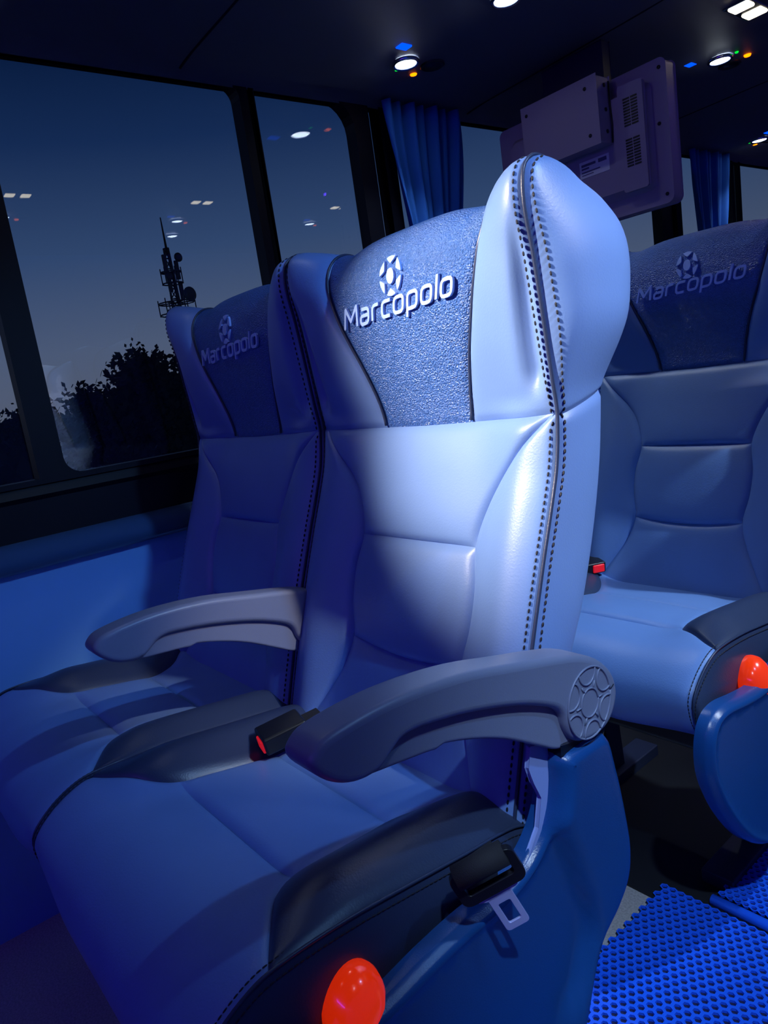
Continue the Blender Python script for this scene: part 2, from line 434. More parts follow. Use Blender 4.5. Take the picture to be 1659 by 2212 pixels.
def logo_word(parent):
    mb = MB(); wd = .24
    G = {'M':([[(0,0),(.12,1.42),(.85,.45),(1.58,1.42),(1.70,0)]],1.70),
         'a':([[(.10,1.0),(1.0,1.0),(1.0,0),(0,0),(0,.55),(.92,.55)]],1.0),
         'r':([[(0,0),(0,1.0),(.72,1.0)]],.72), 'c':([[(.95,1.0),(0,1.0),(0,0),(.95,0)]],.92),
         'o':([[(0,0),(0,1.0),(1.05,1.0),(1.05,0)]],1.05), 'p':([[(0,-.5),(0,1.0),(1.05,1.0),(1.05,0),(.08,0)]],1.05), 'l':([[(0,0),(0,1.48)]],.0)}
    x = 0; quads = []
    for ch in 'Marcopolo':
        st, w_ = G[ch]
        for pl in st:
            L_ = stroke(pl, wd, ch == 'o', .34 if ch != 'M' else .05)
            quads.append(([(a.x+x,a.y) for a,_ in L_], [(b.x+x,b.y) for _,b in L_], ch == 'o'))
        x += w_+wd+.26
    W_ = x-.26-wd; k = .236/(W_+.35)
    def pt(q, e):
        X = (q[0]-W_/2+.30*(q[1]-.5))*k; zz = .617+q[1]*k*1.08+X*.05
        return S(X, zz, e)
    for l, r_, cl in quads:
        n = len(l); vs = [pt(q,.0108) for q in l]+[pt(q,.0108) for q in r_]+[pt(q,.007) for q in l]+[pt(q,.007) for q in r_]; fs = []
        for i in range(n if cl else n-1):
            j = (i+1)%n; fs += [(i,j,n+j,n+i),(i,2*n+i,2*n+j,j),(n+i,n+j,3*n+j,3*n+i)]
        if not cl: fs += [(0,n,3*n,2*n),(n-1,3*n-1,4*n-1,2*n-1)]
        mb.add(vs, fs)
    return mb.build('logo_word', M['logo'], parent, smooth=False)
def ring_poly(inner, outer, cx, cz, fn, mb, e0, e1):
    pass
def emblem_petals():
    """2D outlines (unit radius) of a disc and six petals"""
    shapes = []
    shapes.append([(.34*cos(2*pi*k/20), .40*sin(2*pi*k/20)) for k in range(20)])
    for k in range(6):
        a = 2*pi*k/6+pi/2; pts = []
        for t in range(9): q = a+R(-24+6*t); pts.append((cos(q), sin(q)))
        for t in range(9):
            q = R(24-6*t); r = .62+.10*abs(24-6*t)/24+ (0.10*(abs(24-6*t)/24)**2)
            pts.append((r*cos(a+q*.75), r*sin(a+q*.75)))
        shapes.append(pts)
    return shapes
def logo_emblem(parent):
    mb = MB(); r = .0265
    for sh in emblem_petals():
        n = len(sh); top = [S(x*r*.86, .617+.050+z*r, .0108) for x,z in sh]; bot = [S(x*r*.86, .617+.050+z*r, .0070) for x,z in sh]
        mb.add(top+bot, [tuple(range(n))]+[(i,(i+1)%n,(i+1)%n+n,i+n) for i in range(n)])
    return mb.build('logo_emblem', M['logo'], parent, smooth=False)

# cushion surface: w runs from the back over the top to the front underside
CW = [(0,.03,.000),(.14,-.11,.018),(.28,-.25,.032),(.36,-.33,.036),(.41,-.375,.024),(.45,-.408,-.002),(.49,-.424,-.035),(.53,-.422,-.068)]
SW = [(0,.03,-.006),(.06,-.03,.014),(.14,-.11,.025),(.28,-.25,.045),(.35,-.32,.053),(.39,-.355,.050),(.43,-.395,.030),(.47,-.422,.000),(.50,-.418,-.035),(.53,-.402,-.066)]
def Q(x, wv, ex=0.0):
    cy, cz = interp(CW, wv); sy, sz = interp(SW, wv); t = abs(x)/.25
    k = smooth01((t-.4)/.6)
    y = cy+(sy-cy)*k; z = cz+(sz-cz)*k
    z += .026*math.exp(-((t-.78)/.17)**2)*smooth01(wv/.06)*(1-smooth01((wv-.26)/.12))
    # outward normal from the centre profile
    a = interp(CW, max(0,wv-.005)); b_ = interp(CW, min(.53,wv+.005)); ny, nz = (b_[1]-a[1]), -(b_[0]-a[0]); L = math.hypot(ny,nz) or 1
    return Vector((x, y+ex*ny/L, z+ex*nz/L))
XC = [(0,.225),(.03,.205),(.07,.160),(.11,.136),(.14,.128),(.18,.132),(.24,.140),(.28,.146),(.31,.165),(.34,.205),(.37,.247)]
xc = lambda q: interp(XC, q) if q < .37 else .247
def cpatch(xl, xr, w0, w1, h, nu=26, nv=22):
    us = gspace(nu); vs_ = gspace(nv)
    def fn(i, j):
        a = us[int(round(i*nu))]; b = vs_[int(round(j*nv))]; q = w0+(w1-w0)*b; x = xl(q)+(xr(q)-xl(q))*a
        return Q(x, q, pil(a,b,h)+edge_groove(a,b,max(.02,abs(xr(q)-xl(q))),abs(w1-w0)))
    return MB().grid(fn, nu, nv)

ARM_TOP = [(-.298,.248),(-.292,.260),(-.275,.267),(-.227,.270),(-.175,.267),(-.117,.258),(-.054,.242),(.0,.228),(.040,.216),(.074,.198),(.097,.174),(.103,.147),(.090,.124),(.068,.114)]
ARM_BOT = [(.030,.114),(.0,.121),(-.027,.137),(-.076,.167),(-.123,.188),(-.167,.202),(-.208,.209),(-.235,.213),(-.262,.218),(-.284,.229)]
CHK_BOT = [(.036,.117),(.018,.127),(.008,.145),(.003,.163),(-.013,.177),(-.061,.199),(-.124,.219),(-.181,.231),(-.205,.232),(-.219,.225),(-.232,.217),(-.247,.215),(-.266,.219),(-.284,.230)]
def make_armrest(parent, xo, side, emblem=True):
    """xo: outer face x; side +1 when the outer face looks to +X"""
    root = None
    core = [tuple(p) for p in spline(ARM_TOP+ARM_BOT, 4, True)]
    cheek = [tuple(p) for p in spline(ARM_TOP+CHK_BOT, 4, True)]
    a = prism_round(cheek, xo-.046, xo, .0075, 6, .010).build('armrest', M['plastic'], parent)
    inner = [(y*.985,(z-.004 if z > .2 else z)) for y,z in core]
    prism_round(inner, xo-.043, xo-.010, .004).build('arm_underside', M['plastic'], a)
    if emblem:
        mb = MB(); cy, cz, r = .049,.158,.038
        X = xo+side*.0006
        circ = lambda rr, sz=1.05: [(X, cy+rr*cos(2*pi*k/40), cz+rr*sz*sin(2*pi*k/40)) for k in range(41)]
        mb.tube(circ(r), .0012, 6); mb.tube(circ(r*.40), .0011, 6)
        for k in range(6):
            a0 = 2*pi*k/6+pi/2; pts = []
            for t in range(15):
                q = pi*t/14; u_ = cos(q)*sin(R(22))*r; w_ = (cos(R(22))-.40*sin(q))*r
                pts.append((X, cy+w_*cos(a0)-u_*sin(a0), cz+1.05*(w_*sin(a0)+u_*cos(a0))))
            mb.tube(pts, .0011, 6)
            an = a0+pi/6; mb.tube([(X,cy+r*q*cos(an),cz+1.05*r*q*sin(an)) for q in (.40,.62)], .0010, 6)
        mb.build('arm_emblem', M['plastic'], a)
        mb = MB(); mb.tube([(xo+side*.0002,.089,.158),(xo+side*.0002,.095,.161)], .0006, 5); mb.build('arm_joint', M['stitch'], a)
    return a

SK = [(.002,.110),(.030,.116),(.082,.108),(.098,.060),(.108,.0),(.112,-.050),(.102,-.090),(.075,-.118),(.040,-.140),(.018,-.175),(-.002,-.215),(-.04,-.255),(-.10,-.290),(-.18,-.305),(-.25,-.302),(-.31,-.282),(-.365,-.242),(-.410,-.190),(-.445,-.135),(-.466,-.082),(-.464,-.035),(-.445,-.006),(-.410,.002),(-.35,-.008),(-.30,-.014),(-.25,-.012),(-.20,-.005),(-.150,-.001),(-.112,-.001),(-.080,.003),(-.052,.012),(-.030,.028),(-.012,.052),(-.003,.082)]
def make_skirt(parent):
    out = [tuple(p) for p in spline(SK, 4, True)]; n = len(out)
    tab = [(-.30,-.06),(-.20,-.030),(-.16,.002),(-.108,.024),(-.036,.010),(.02,-.006),(.060,-.022),(.085,-.030),(.14,-.036)]  # z -> y of the soft fold
    def lobe(y, z): return smooth01((y-interp(tab, z)+.012)/.022)
    from mathutils.geometry import delaunay_2d_cdt
    P = [Vector(q) for q in out]; ar = sum(P[i].x*P[(i+1)%n].y-P[(i+1)%n].x*P[i].y for i in range(n)); sg = 1 if ar > 0 else -1
    nor = []
    for i in range(n):
        d = (P[(i+2)%n]-P[(i-2)%n]).normalized(); nor.append(Vector((-d.y,d.x))*sg)
    def X(p, rise): return .284+.022*rise-.011*(1-lobe(p.x,p.y))*rise+.009*lobe(p.x,p.y)*rise
    rings = [[(.270,q.x,q.y) for q in P]]; D_ = (0,.0008,.0025,.005,.0085,.0125,.017); last = None
    for d in D_:
        rise = math.sqrt(max(0,1-(1-d/.017)**2)); last = [p+q*d for p, q in zip(P,nor)]
        rings.append([(X(p,rise)+(.0045*smooth01((d-.002)/.006)*(1-smooth01((d-.009)/.008))*(1-lobe(p.x,p.y))),p.x,p.y) for p in last])
    mb = MB(); vs = [q for r_ in rings for q in r_]; fs = []
    for j in range(len(rings)-1):
        for i in range(n): fs.append((j*n+i, j*n+(i+1)%n, (j+1)*n+(i+1)%n, (j+1)*n+i))
    mb.add(vs, fs)
    def inside(q):
        c = False
        for i in range(n):
            a, b_ = last[i], last[(i+1)%n]
            if (a.y > q.y) != (b_.y > q.y) and q.x < (b_.x-a.x)*(q.y-a.y)/(b_.y-a.y)+a.x: c = not c
        return c
    pts = list(last); g = .009
    for a in range(int(.66/g)):
        for b_ in range(int(.46/g)):
            q = Vector((-.53+a*g+(b_%2)*g/2, -.32+b_*g))
            if inside(q) and min((q-t_).length for t_ in last) > .005: pts.append(q)
    rv, _, rf, *_x = delaunay_2d_cdt(pts, [(i,(i+1)%n) for i in range(n)], [], 1, 1e-6)
    mb.add([(X(q,1),q.x,q.y) for q in rv], [tuple(f) for f in rf])
    return mb.build('side_skirt', M['shell'], parent, weld=True)

def make_seat(name, skirt=True):
    r = empty(name)
    p = patch(lambda v:-wi(v), wi, .459, .80, .007, 30, 60, v0f=lambda x:TOPS(x)).build('head_insert', M['glitter'], r)
    logo_word(p); logo_emblem(p)
    for sg in (-1,1):
        pts = [S(sg*wi(.461+.335*i/50), .461+.335*i/50, .0012) for i in range(51)]
        MB().tube(pts, .0022, 6).build('insert_piping', M['vinyl_dark'], p)
    def dip(a, v): 
        return -.014*math.exp(-((a-.85)/.085)**2)*smooth01((v-.475)/.04)*(1-smooth01((v-.60)/.10))
    o = patch(wi, lambda v: XS, .459, .80, .014, 30, 60, v0f=TOPS, dip=dip).build('head_wing', M['vinyl'], r)
    o = patch(lambda v:-wi(v), lambda v:-XS, .459, .80, .014, 30, 60, v0f=TOPS, dip=dip).build('head_wing', M['vinyl'], r)
    patch(lambda v:-wc(v), wc, .30, .459, .012, 34, 30, v0f=MIDS, v1f=TOPS).build('upper_back_panel', M['vinyl'], r)
    patch(lambda v:-wc(v), wc, .15, .30, .012, 34, 30, v0f=LOWS, v1f=MIDS).build('middle_back_panel', M['vinyl'], r)
    patch(lambda v:-wc(v), wc, -.06, .15, .010, 34, 30, v1f=LOWS).build('lower_back_panel', M['vinyl'], r)
    for sg in (-1,1):
        patch(lambda v:sg*wc(v), lambda v:sg*XS, -.06, .459, .010, 22, 60, v1f=TOPS).build('back_bolster', M['vinyl'], r)
        side_patch(.459,.80,True,sg).build('head_side', M['vinyl'], r)
        side_patch(-.06,.459,False,sg).build('back_side', M['vinyl'], r)
        # raised double seam with thread
        mb = MB()
        line = [Vector((sg*p.x,p.y,p.z)) for p in [S(XS+.001, -.06+.84*i/110, .0005) for i in range(111)]]
        mb.tube(line, .0022, 6)
        sm = mb.build('seam', M['vinyl_dark'], r)
        flip = lambda p: Vector((sg*p.x,p.y,p.z))
        vv = [-.05+.80*i/110 for i in range(111)]
        a = stitch_run([flip(front_near_seam(q, min(.0065, .3*(XS-(interp(WI,q) if q > .459 else interp(WC,q)))))) for q in vv])
        b2 = stitch_run([flip(side_fn(.0075/(side_pts(q, q > .459)[1]-side_pts(q, q > .459)[0]).length, q, q > .459))+Vector((sg*.0008,0,0)) for q in vv])
        a.add(b2.v, b2.f); a.build('stitching', M['stitch'], sm, smooth=False)
    # back shell
    def bf(i, j):
        v = -.06+.86*j; head = v > .459
        _, rr = side_pts(min(v,.80), head); t = 2*i-1
        if not head: rr = Vector((.236, *interp(REA, v)))
        k = smooth01((v-.44)/.04)
        bul = .03 if v < .72 else .03+.017*smooth01((v-.72)/.08)
        zz = rr.z + (interp(CEN,.80)[1]-interp(REH,.80)[1])*smooth01((v-.74)/.06)*(1-t*t)
        return Vector((rr.x*t, rr.y+bul*(1-t*t), zz))
    MB().grid(bf, 20, 50).build('back_shell', M['shell'], r)
    # cushion
    cu = cpatch(lambda q:-xc(q), xc, 0, .14, .008).build('rear_cushion_panel', M['vinyl'], r)
    cpatch(lambda q:-xc(q), xc, .14, .28, .010).build('middle_cushion_panel', M['vinyl'], r)
    cpatch(lambda q:-xc(q), xc, .28, .53, .008, 30, 40).build('front_cushion_panel', M['vinyl'], r)
    for sg in (-1,1):
        cpatch(lambda q:sg*xc(q), lambda q:sg*.25, 0, .37, .006, 20, 50).build('cushion_bolster', M['vinyl_dark'], r)
        def sf(i, j):
            q = .53*j; t = Q(.25, q); bz = -.062-.004*sin(pi*j)
            by = max(t.y, -.40)
            z = t.z+(bz-t.z)*i; y = t.y+(by-t.y)*i
            return Vector((sg*(.25+.010*(1-(2*i-1)**2)-.002*math.exp(-(i/.08)**2)), y, z))
        MB().grid(sf, 12, 50).build('cushion_side', M['vinyl_dark'], r)
        line = [Vector((sg*.2505, *Q(.25,.53*i/70).yz))+Vector((0,0,.0008)) for i in range(71)]
        mb = MB().tube(line, .0018, 6); sm = mb.build('seam', M['vinyl_dark'], r)
        a = MB()
        for k in (-1,1):
            l2 = [Vector((sg*(.2505-(.008 if k<0 else -.003)), q.y-(0.0 if k<0 else .001), q.z+(.0008 if k<0 else -.0085))) for q in line]
            st = stitch_run(l2, .0062, .0050, .0008); a.add(st.v, st.f)
        a.build('stitching', M['stitch'], sm, smooth=False)
    # seat pan and legs below
    MB().box(-.235,.235,-.385,.05,-.105,-.055).build('seat_pan', M['black'], r, bevel=.01)
    for x in (-.17,.17):
        o = prism([(-.26,-.105),(-.20,-.105),(-.10,-.30),(-.06,-.44),(-.10,-.44),(-.16,-.30)], x-.012, x+.012)
        k = prism([(.02,-.105),(-.04,-.105),(-.08,-.30),(-.06,-.44),(-.02,-.44),(-.03,-.30)], x-.012, x+.012)
        o.add(k.v,k.f); o.box(x-.03,x+.03,-.24,.10,-.47,-.44)
        o.build('seat_leg', M['steel'], r, bevel=.003, smooth=False)
    MB().tube([(-.2,-.2,-.20),(.2,-.2,-.20)], .014, 12).build('cross_bar', M['steel'], r)
    if skirt:
        make_skirt(r)
        make_armrest(r, .315, 1)
        # metal bracket between cushion and skirt
        o = [(-.024,.130),(-.030,.108),(-.025,.090),(-.016,.068),(-.026,.035),(-.046,.013),(-.068,-.001),(-.088,-.012),(-.095,-.03),(-.06,-.03),(-.035,.005),(-.014,.030),(-.003,.060),(.001,.090),(.000,.122)]
        prism(o, .284,.290).build('arm_bracket', M['bracket'], r, bevel=.0015, smooth=False)
        prism([(.005,.11),(.08,.10),(.09,.112),(.005,.125)], .275,.305).build('pivot_block', M['black'], r)
        # red recline button: an egg on a short collar
        pr = [(.0001,.026),(.012,.0245),(.022,.020),(.0295,.012),(.0325,.003),(.0325,-.008),(.028,-.012)]
        bt = MB().lathe([(a*1.12,h) for a,h in pr], (0,0,0), (1,-.15,.25), 36, .80).build('recline_button', M['red'], r)
        bt.location = (.270,-.274,-.014); bt.rotation_euler = (R(-28),0,0)
    return r

seatA = make_seat('bus_seat')
seatA.location = (0,0,Z)
tag(seatA, 'blue-grey reclining bus seat nearest the camera, brightly lit on its wing and armrest', 'seat', 'blue-grey bus seats')
seatC = copy_tree(seatA); seatC.location = (0,.8,Z)
tag(seatC, 'blue-grey bus seat behind the nearest one, cut by the right edge of the photo', 'seat', 'blue-grey bus seats')
seatB = copy_tree(seatA); seatB.location = (-.494,0,Z)
for c in kids(seatB):
    if c.name.split('.')[0] in ('side_skirt','armrest','arm_bracket','pivot_block','recline_button'):
        for g in kids(c): bpy.data.objects.remove(g)
        bpy.data.objects.remove(c)
ab = make_armrest(seatB, .279, 1, False)
def pivot_rot(o, ang):
    c = Vector((0,.055,.157)); o.matrix_local = Matrix.Translation(c) @ Matrix.Rotation(ang,4,'X') @ Matrix.Translation(-c)
pivot_rot(ab, .05)
for c in kids(seatC):
    if c.name.split('.')[0] == 'armrest': pivot_rot(c, R(-82))
tag(seatB, 'dim blue-grey bus seat by the window, half hidden by the nearest seat', 'seat', 'blue-grey bus seats')

# ------------------------------------------------------------------ seat belts
def buckle(loc, rx, rz, label):
    r = empty('belt_buckle', loc); r.rotation_euler = (rx,0,rz)
    MB().box(-.026,.026,-.034,.034,-.013,.013).build('buckle_case', M['black'], r, bevel=.004)
    MB().box(-.006,.021,-.037,-.031,-.009,.009).build('release_button', M['redb'], r, bevel=.002)
    mb = MB().box(-.014,.014,.030,.062,-.004,.004); mb.build('buckle_stalk', M['web'], r, bevel=.002)
    tag(r, label, 'seat belt buckle'); return r
buckle((-.122,-.098,Z+.052), R(8), R(-14), 'black belt buckle with red button lying between the two front seats')
buckle((-.198,.772,Z+.052), R(6), R(62), 'black belt buckle with red button on the seat cushion behind')
def tongue(loc, label):
    r = empty('belt_tongue', loc)
    # local: u across, v down the tongue; built in the YZ plane, then leaned
    def rr(w_, h_, rad, n=5, cx=0, cy=0):
        pts = []
        for (sx,sy,a0) in ((1,-1,-90),(1,1,0),(-1,1,90),(-1,-1,180)):
            for t in range(n+1):
                a = R(a0+90*t/n); pts.append((cx+sx*(w_-rad)+rad*cos(a), cy+sy*(h_-rad)+rad*sin(a)))
        return pts
    def frame2(o, i, t, m, nm):
        n = len(o); mb = MB()
        vs = [(t,y,z) for y,z in o]+[(t,y,z) for y,z in i]+[(-t,y,z) for y,z in o]+[(-t,y,z) for y,z in i]; fs = []
        for k in range(n):
            q = (k+1)%n; fs += [(k,q,n+q,n+k),(2*n+k,3*n+k,3*n+q,2*n+q),(k,2*n+k,2*n+q,q),(n+k,n+q,3*n+q,3*n+k)]
        mb.add(vs, fs); return mb.build(nm, m, r, smooth=False, bevel=.0008)
    frame2(rr(.034,.020,.009), rr(.025,.0105,.004,cy=.002), .004, M['black'], 'slot_frame')
    # metal blade with its window and shoulders
    frame2(rr(.0125,.026,.004,cy=-.042), rr(.0065,.0125,.002,cy=-.047), .0014, M['metal'], 'metal_blade')
    prism([(-.021,-.017),(.021,-.017),(.021,-.023),(.0125,-.026),(-.0125,-.026),(-.021,-.023)], -.0014,.0014).build('blade_shoulder', M['metal'], r, smooth=False)
    # webbing rolled through the slot
    MB().tube([(.002,-.026,.016),(.002,.0,.016),(.002,.026,.016)], .012, 14).build('webbing_roll', M['web'], r)
    tag(r, label, 'seat belt'); return r
t = tongue((.320,-.138,Z+.061), 'black framed metal seat belt tongue hanging over the side of the nearest seat')
t.rotation_euler = (.377, .073, -.604)
# webbing running down between cushion and skirt
mb = MB()
path = [Vector(p) for p in ((.306,-.142,Z+.078),(.296,-.132,Z+.070),(.284,-.115,Z+.040),(.274,-.105,Z+.005),(.268,-.10,Z-.06))]
def wf(i,j):
    q = path[int(round(j*(len(path)-1)))]; d = Vector((.45*(1-j),.85,.30)).normalized()
    return q + d*(i-.5)*.044
mb.grid(wf, 2, len(path)-1)
t2 = mb.build('webbing', M['web'], None, solid=.0015)
t2.parent = t; t2.matrix_parent_inverse = Matrix.Identity(4)
bpy.context.view_layer.update(); t2.matrix_local = t.matrix_world.inverted()

# ------------------------------------------------------------------ floor mats
def hexmat(name, x0, x1, y0, y1, z, label, pitch=.0150, rot=0):
    """mat of elongated hexagonal cells: strip walls around real holes"""
    root = empty(name, (0,0,0)); mb = MB()
    px = pitch*1.05; py = pitch*.80; th = .0050
    ri = .66
    nx = int((x1-x0)/px); ny = int((y1-y0)/py)
    hx = [(0,.5+.166),( .5,.333),(.5,-.333),(0,-.666),(-.5,-.333),(-.5,.333)]
    for j in range(ny):
        for i in range(nx):
            cx = x0+(i+.5+(.5 if j%2 else 0))*px; cy = y0+(j+.5)*py
            o = [(cx+a*px, cy+b_*py) for a,b_ in hx]; q = [(cx+a*px*ri, cy+b_*py*ri) for a,b_ in hx]
            vs = [(x,y,z+th) for x,y in o]+[(x,y,z+th) for x,y in q]+[(x,y,z) for x,y in q]
            fs = [(k,(k+1)%6,(k+1)%6+6,k+6) for k in range(6)]+[(k+6,(k+1)%6+6,(k+1)%6+12,k+12) for k in range(6)]
            mb.add(vs, fs)
    mb.build('mesh_top', M['mat'], root, smooth=False)
    MB().box(x0+.004,x1,y0+.004,y1-.004,z-.0020,z+.0004).build('mat_hole_shade', M['hole_shade'], root, smooth=False)  # dark sheet below the cells, shade inside the holes put into its colour
    tag(root, label, 'floor mat', 'blue honeycomb floor mats'); return root
m1 = hexmat('floor_mat', .095,.66,-.35,.505,.0062, 'bright blue honeycomb rubber aisle mat at the bottom right corner')
m2 = hexmat('floor_mat', .185,.66,.53,1.4,.0140, 'smaller visible blue honeycomb mat farther back, overlapping behind a smooth ridge', pitch=.013)
# smooth rounded hem on the front edge of the second mat
MB().tube([(.18,.520,.010),(.3,.520,.010),(.665,.520,.010)], .010, 12).build('mat_hem', M['mat'], m2)

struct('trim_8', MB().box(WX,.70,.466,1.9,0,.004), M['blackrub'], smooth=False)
# ------------------------------------------------------------------ television
tv = empty('television', (-.445,1.2,Z+1.008))
tag(tv, 'grey hanging television seen from its back, with vents and a label', 'television')
hw, hh = .280,.159
prof = [(-hw,-hh),(hw,-hh),(hw,hh),(-hw,hh)]
def rrect(w_,h_,rad,n=5,cx=0,cz=0):
    pts = []
    for (sx,sy,a0) in ((1,-1,-90),(1,1,0),(-1,1,90),(-1,-1,180)):
        for t_ in range(n+1):
            a = R(a0+90*t_/n); pts.append((cx+sx*(w_-rad)+rad*cos(a), cz+sy*(h_-rad)+rad*sin(a)))
    return pts
def slab(pts, y0, y1, name, m, par, bevel=.003, smooth=True, top=None):
    n = len(pts); top = top or pts
    mb = MB().add([(x,y0,z) for x,z in pts]+[(x,y1,z) for x,z in top], [tuple(range(n)),tuple(range(2*n-1,n-1,-1))]+[(i,(i+1)%n,(i+1)%n+n,i+n) for i in range(n)])
    return mb.build(name, m, par, bevel=bevel, smooth=smooth)
slab(rrect(.252,hh,.015,cx=.028), .0, .045, 'casing', M['tv'], tv)
slab(rrect(.217,hh-.035,.02,cx=.028), .002, -.030, 'rear_bulge', M['tv'], tv, top=rrect(.192,hh-.055,.02,cx=.028))
slab(rrect(.240,hh-.012,.004,cx=.028), .044, .048, 'screen', M['black'], tv)
vp = slab(rrect(.030,.118,.004,cx=.207,cz=.005), -.022, -.035, 'vent_panel', M['tv'], tv)
for (zc) in (.062,-.030):
    mb = MB()
    for i in range(10):
        for j in (-1,1):
            x = .207+j*.010; z = zc-.028+i*.0066
            mb.box(x-.0085,x+.0085,-.0362,-.0342,z-.0019,z+.0019)
    mb.build('vent_slots', M['black'], vp, smooth=False)
lb = MB().box(.050,.137,-.0315,-.0298,-.048,-.008).build('rating_label', M['label'], tv, smooth=False)
mb = MB()
for (a,b_,z0,z1) in ((.056,.098,-.021,-.015),(.056,.078,-.028,-.024),(.106,.130,-.022,-.013),(.056,.110,-.036,-.033),(.056,.090,-.042,-.040)):
    mb.box(a,b_,-.0322,-.0312,z0,z1)
mb.build('label_print', M['ink'], lb, smooth=False)
for (x,z) in ((hw-.014,hh-.018),(hw-.014,-hh+.018),(hw-.022,.02)):
    mb = MB(); mb.lathe([(.0001,-.002),(.004,-.002),(.0045,0),(.0045,.002)], (x,-.0005,z), (0,1,0), 12)
    mb.build('screw', M['black'], tv)
box = slab([(-.075,.008),(.150,.008),(.150,.160),(-.075,.160)], -.028,-.085, 'mounting_box', M['tv'], tv, bevel=.003, smooth=True)
for (x,z) in ((-.060,.030),(-.060,.140),(.125,.030),(.120,.138)):
    mb = MB().lathe([(.0001,-.0015),(.004,-.0015),(.0045,0)], (x,-.0855,z), (0,1,0), 12)
    mb.build('screw', M['black'], box)
mb = MB()
for z in (.035,.085,.14):
    mb.lathe([(.0001,.002),(.0045,.002),(.005,0)], (.1505,-.05,z), (1,0,0), 12)
mb.tube([(.152,-.034,.01),(.154,-.032,.05),(.152,-.033,.1),(.153,-.034,.15)], .002, 6)
mb.build('hinge_pins', M['black'], box)
slab([(-.06,.155),(.12,.155),(.12,.262),(-.06,.262)], .0,.035, 'ceiling_bracket', M['steel'], tv, bevel=.002)

# ------------------------------------------------------------------ curtains
def curtain(y0, y1, label, nf=7, splay=True):
    zt, zb = Z+1.250, Z+.62
    def fn(i, j):
        z = zt+(zb-zt)*j
        g = 1-.42*smooth01(j*1.3)       # gathers towards a tie
        yc = (y0+y1)/2-.02*j; y = yc+(i-.5)*(y1-y0)*g
        x = WX+.040+.016*sin(i*nf*2*pi+1.3*sin(3*j))*(1-.2*j)+.006*sin(i*23+j*2)
        return Vector((x,y,z))
    o = MB().grid(fn, 90, 24).build('curtain', M['curtain'], None, solid=.002)
    tag(o, label, 'curtain', 'blue window curtains'); return o
curtain(.845,1.145, 'dark blue curtain hanging at the side window behind the nearest seats')
curtain(2.46,2.80, 'blue curtain hanging at the far side window, right of the television')

# ------------------------------------------------------------------ lights of the rack
def lampdisc(par, c, r, m, nm='lamp_lens', up=(0,0,-1)):
    MB().lathe([(r*1.25,-.003),(r*1.3,.002),(r*1.18,.006),(r*1.02,.004)], c, up, 28).build('lamp_rim', M['chrome'], par)
    MB().lathe([(.0001,.006),(r*.6,.005),(r,.002),(r*1.02,-.002)], c, up, 28).build(nm, m, par)
def spot(par, c, energy, aim=(0,0,-1), size=95, blend=.6, col=(.80,.90,1.0), rad=.02):
    l = bpy.data.lights.new('lamp_light','SPOT'); l.energy = energy; l.spot_size = R(size); l.spot_blend = blend; l.color = col; l.shadow_soft_size = rad
    o = bpy.data.objects.new('lamp_light', l); COL.objects.link(o); o.parent = par
    o.location = c; o.rotation_euler = Vector(aim).to_track_quat('-Z','Y').to_euler()
    return o
def service_unit(x, y, z, label, flip=1, energy=0, aim=(0,0,-1), col=(.80,.90,1.0), blend=.6, extras=True, size=95, group='reading lamp units'):
    r = empty('reading_lamp', (x,y,z))
    lampdisc(r, (0,0,-.004), .026, M['lamp'])
    if extras:
        MB().lathe([(.0001,.004),(.008,.003),(.010,-.001)], (-.046*flip,.067,-.001), (0,0,-1), 14).build('orange_indicator', M['orange'], r)
        MB().lathe([(.0001,.003),(.004,.002),(.005,-.001)], (-.043*flip,.008,-.001), (0,0,-1), 12).build('green_indicator', M['green'], r)
        MB().box(.058*flip-.012,.058*flip+.012,-.072,-.040,-.003,.001).build('blue_indicator', M['bluei'], r, bevel=.002)
        MB().lathe([(.030,-.002),(.031,.004),(.026,.006),(.023,.002),(.012,.001),(.0001,.003)], (.010*flip,.080,0), (0,0,-1), 24).build('air_nozzle', M['black'], r)
    if energy: spot(r, (0,0,-.016), energy, aim, size, blend, col)
    tag(r, label, 'reading lamp', group); return r
zr = Z+1.266
E = 1.0
service_unit(-.585,.780,zr, 'round white reading lamp above the curtain with green, orange and blue indicators', 1, 5*E)
service_unit(-.285,.800,zr+.006, 'round reading lamp cut off by the top edge of the photo', 1, 5*E, extras=False)
service_unit(-.262,1.690,zr+.007, 'round reading lamp right of the television with orange and green indicators', -1, 5*E)
service_unit(-.61,2.755,zr, 'small bright reading lamp at the right edge above the far curtain', 1, 4*E)
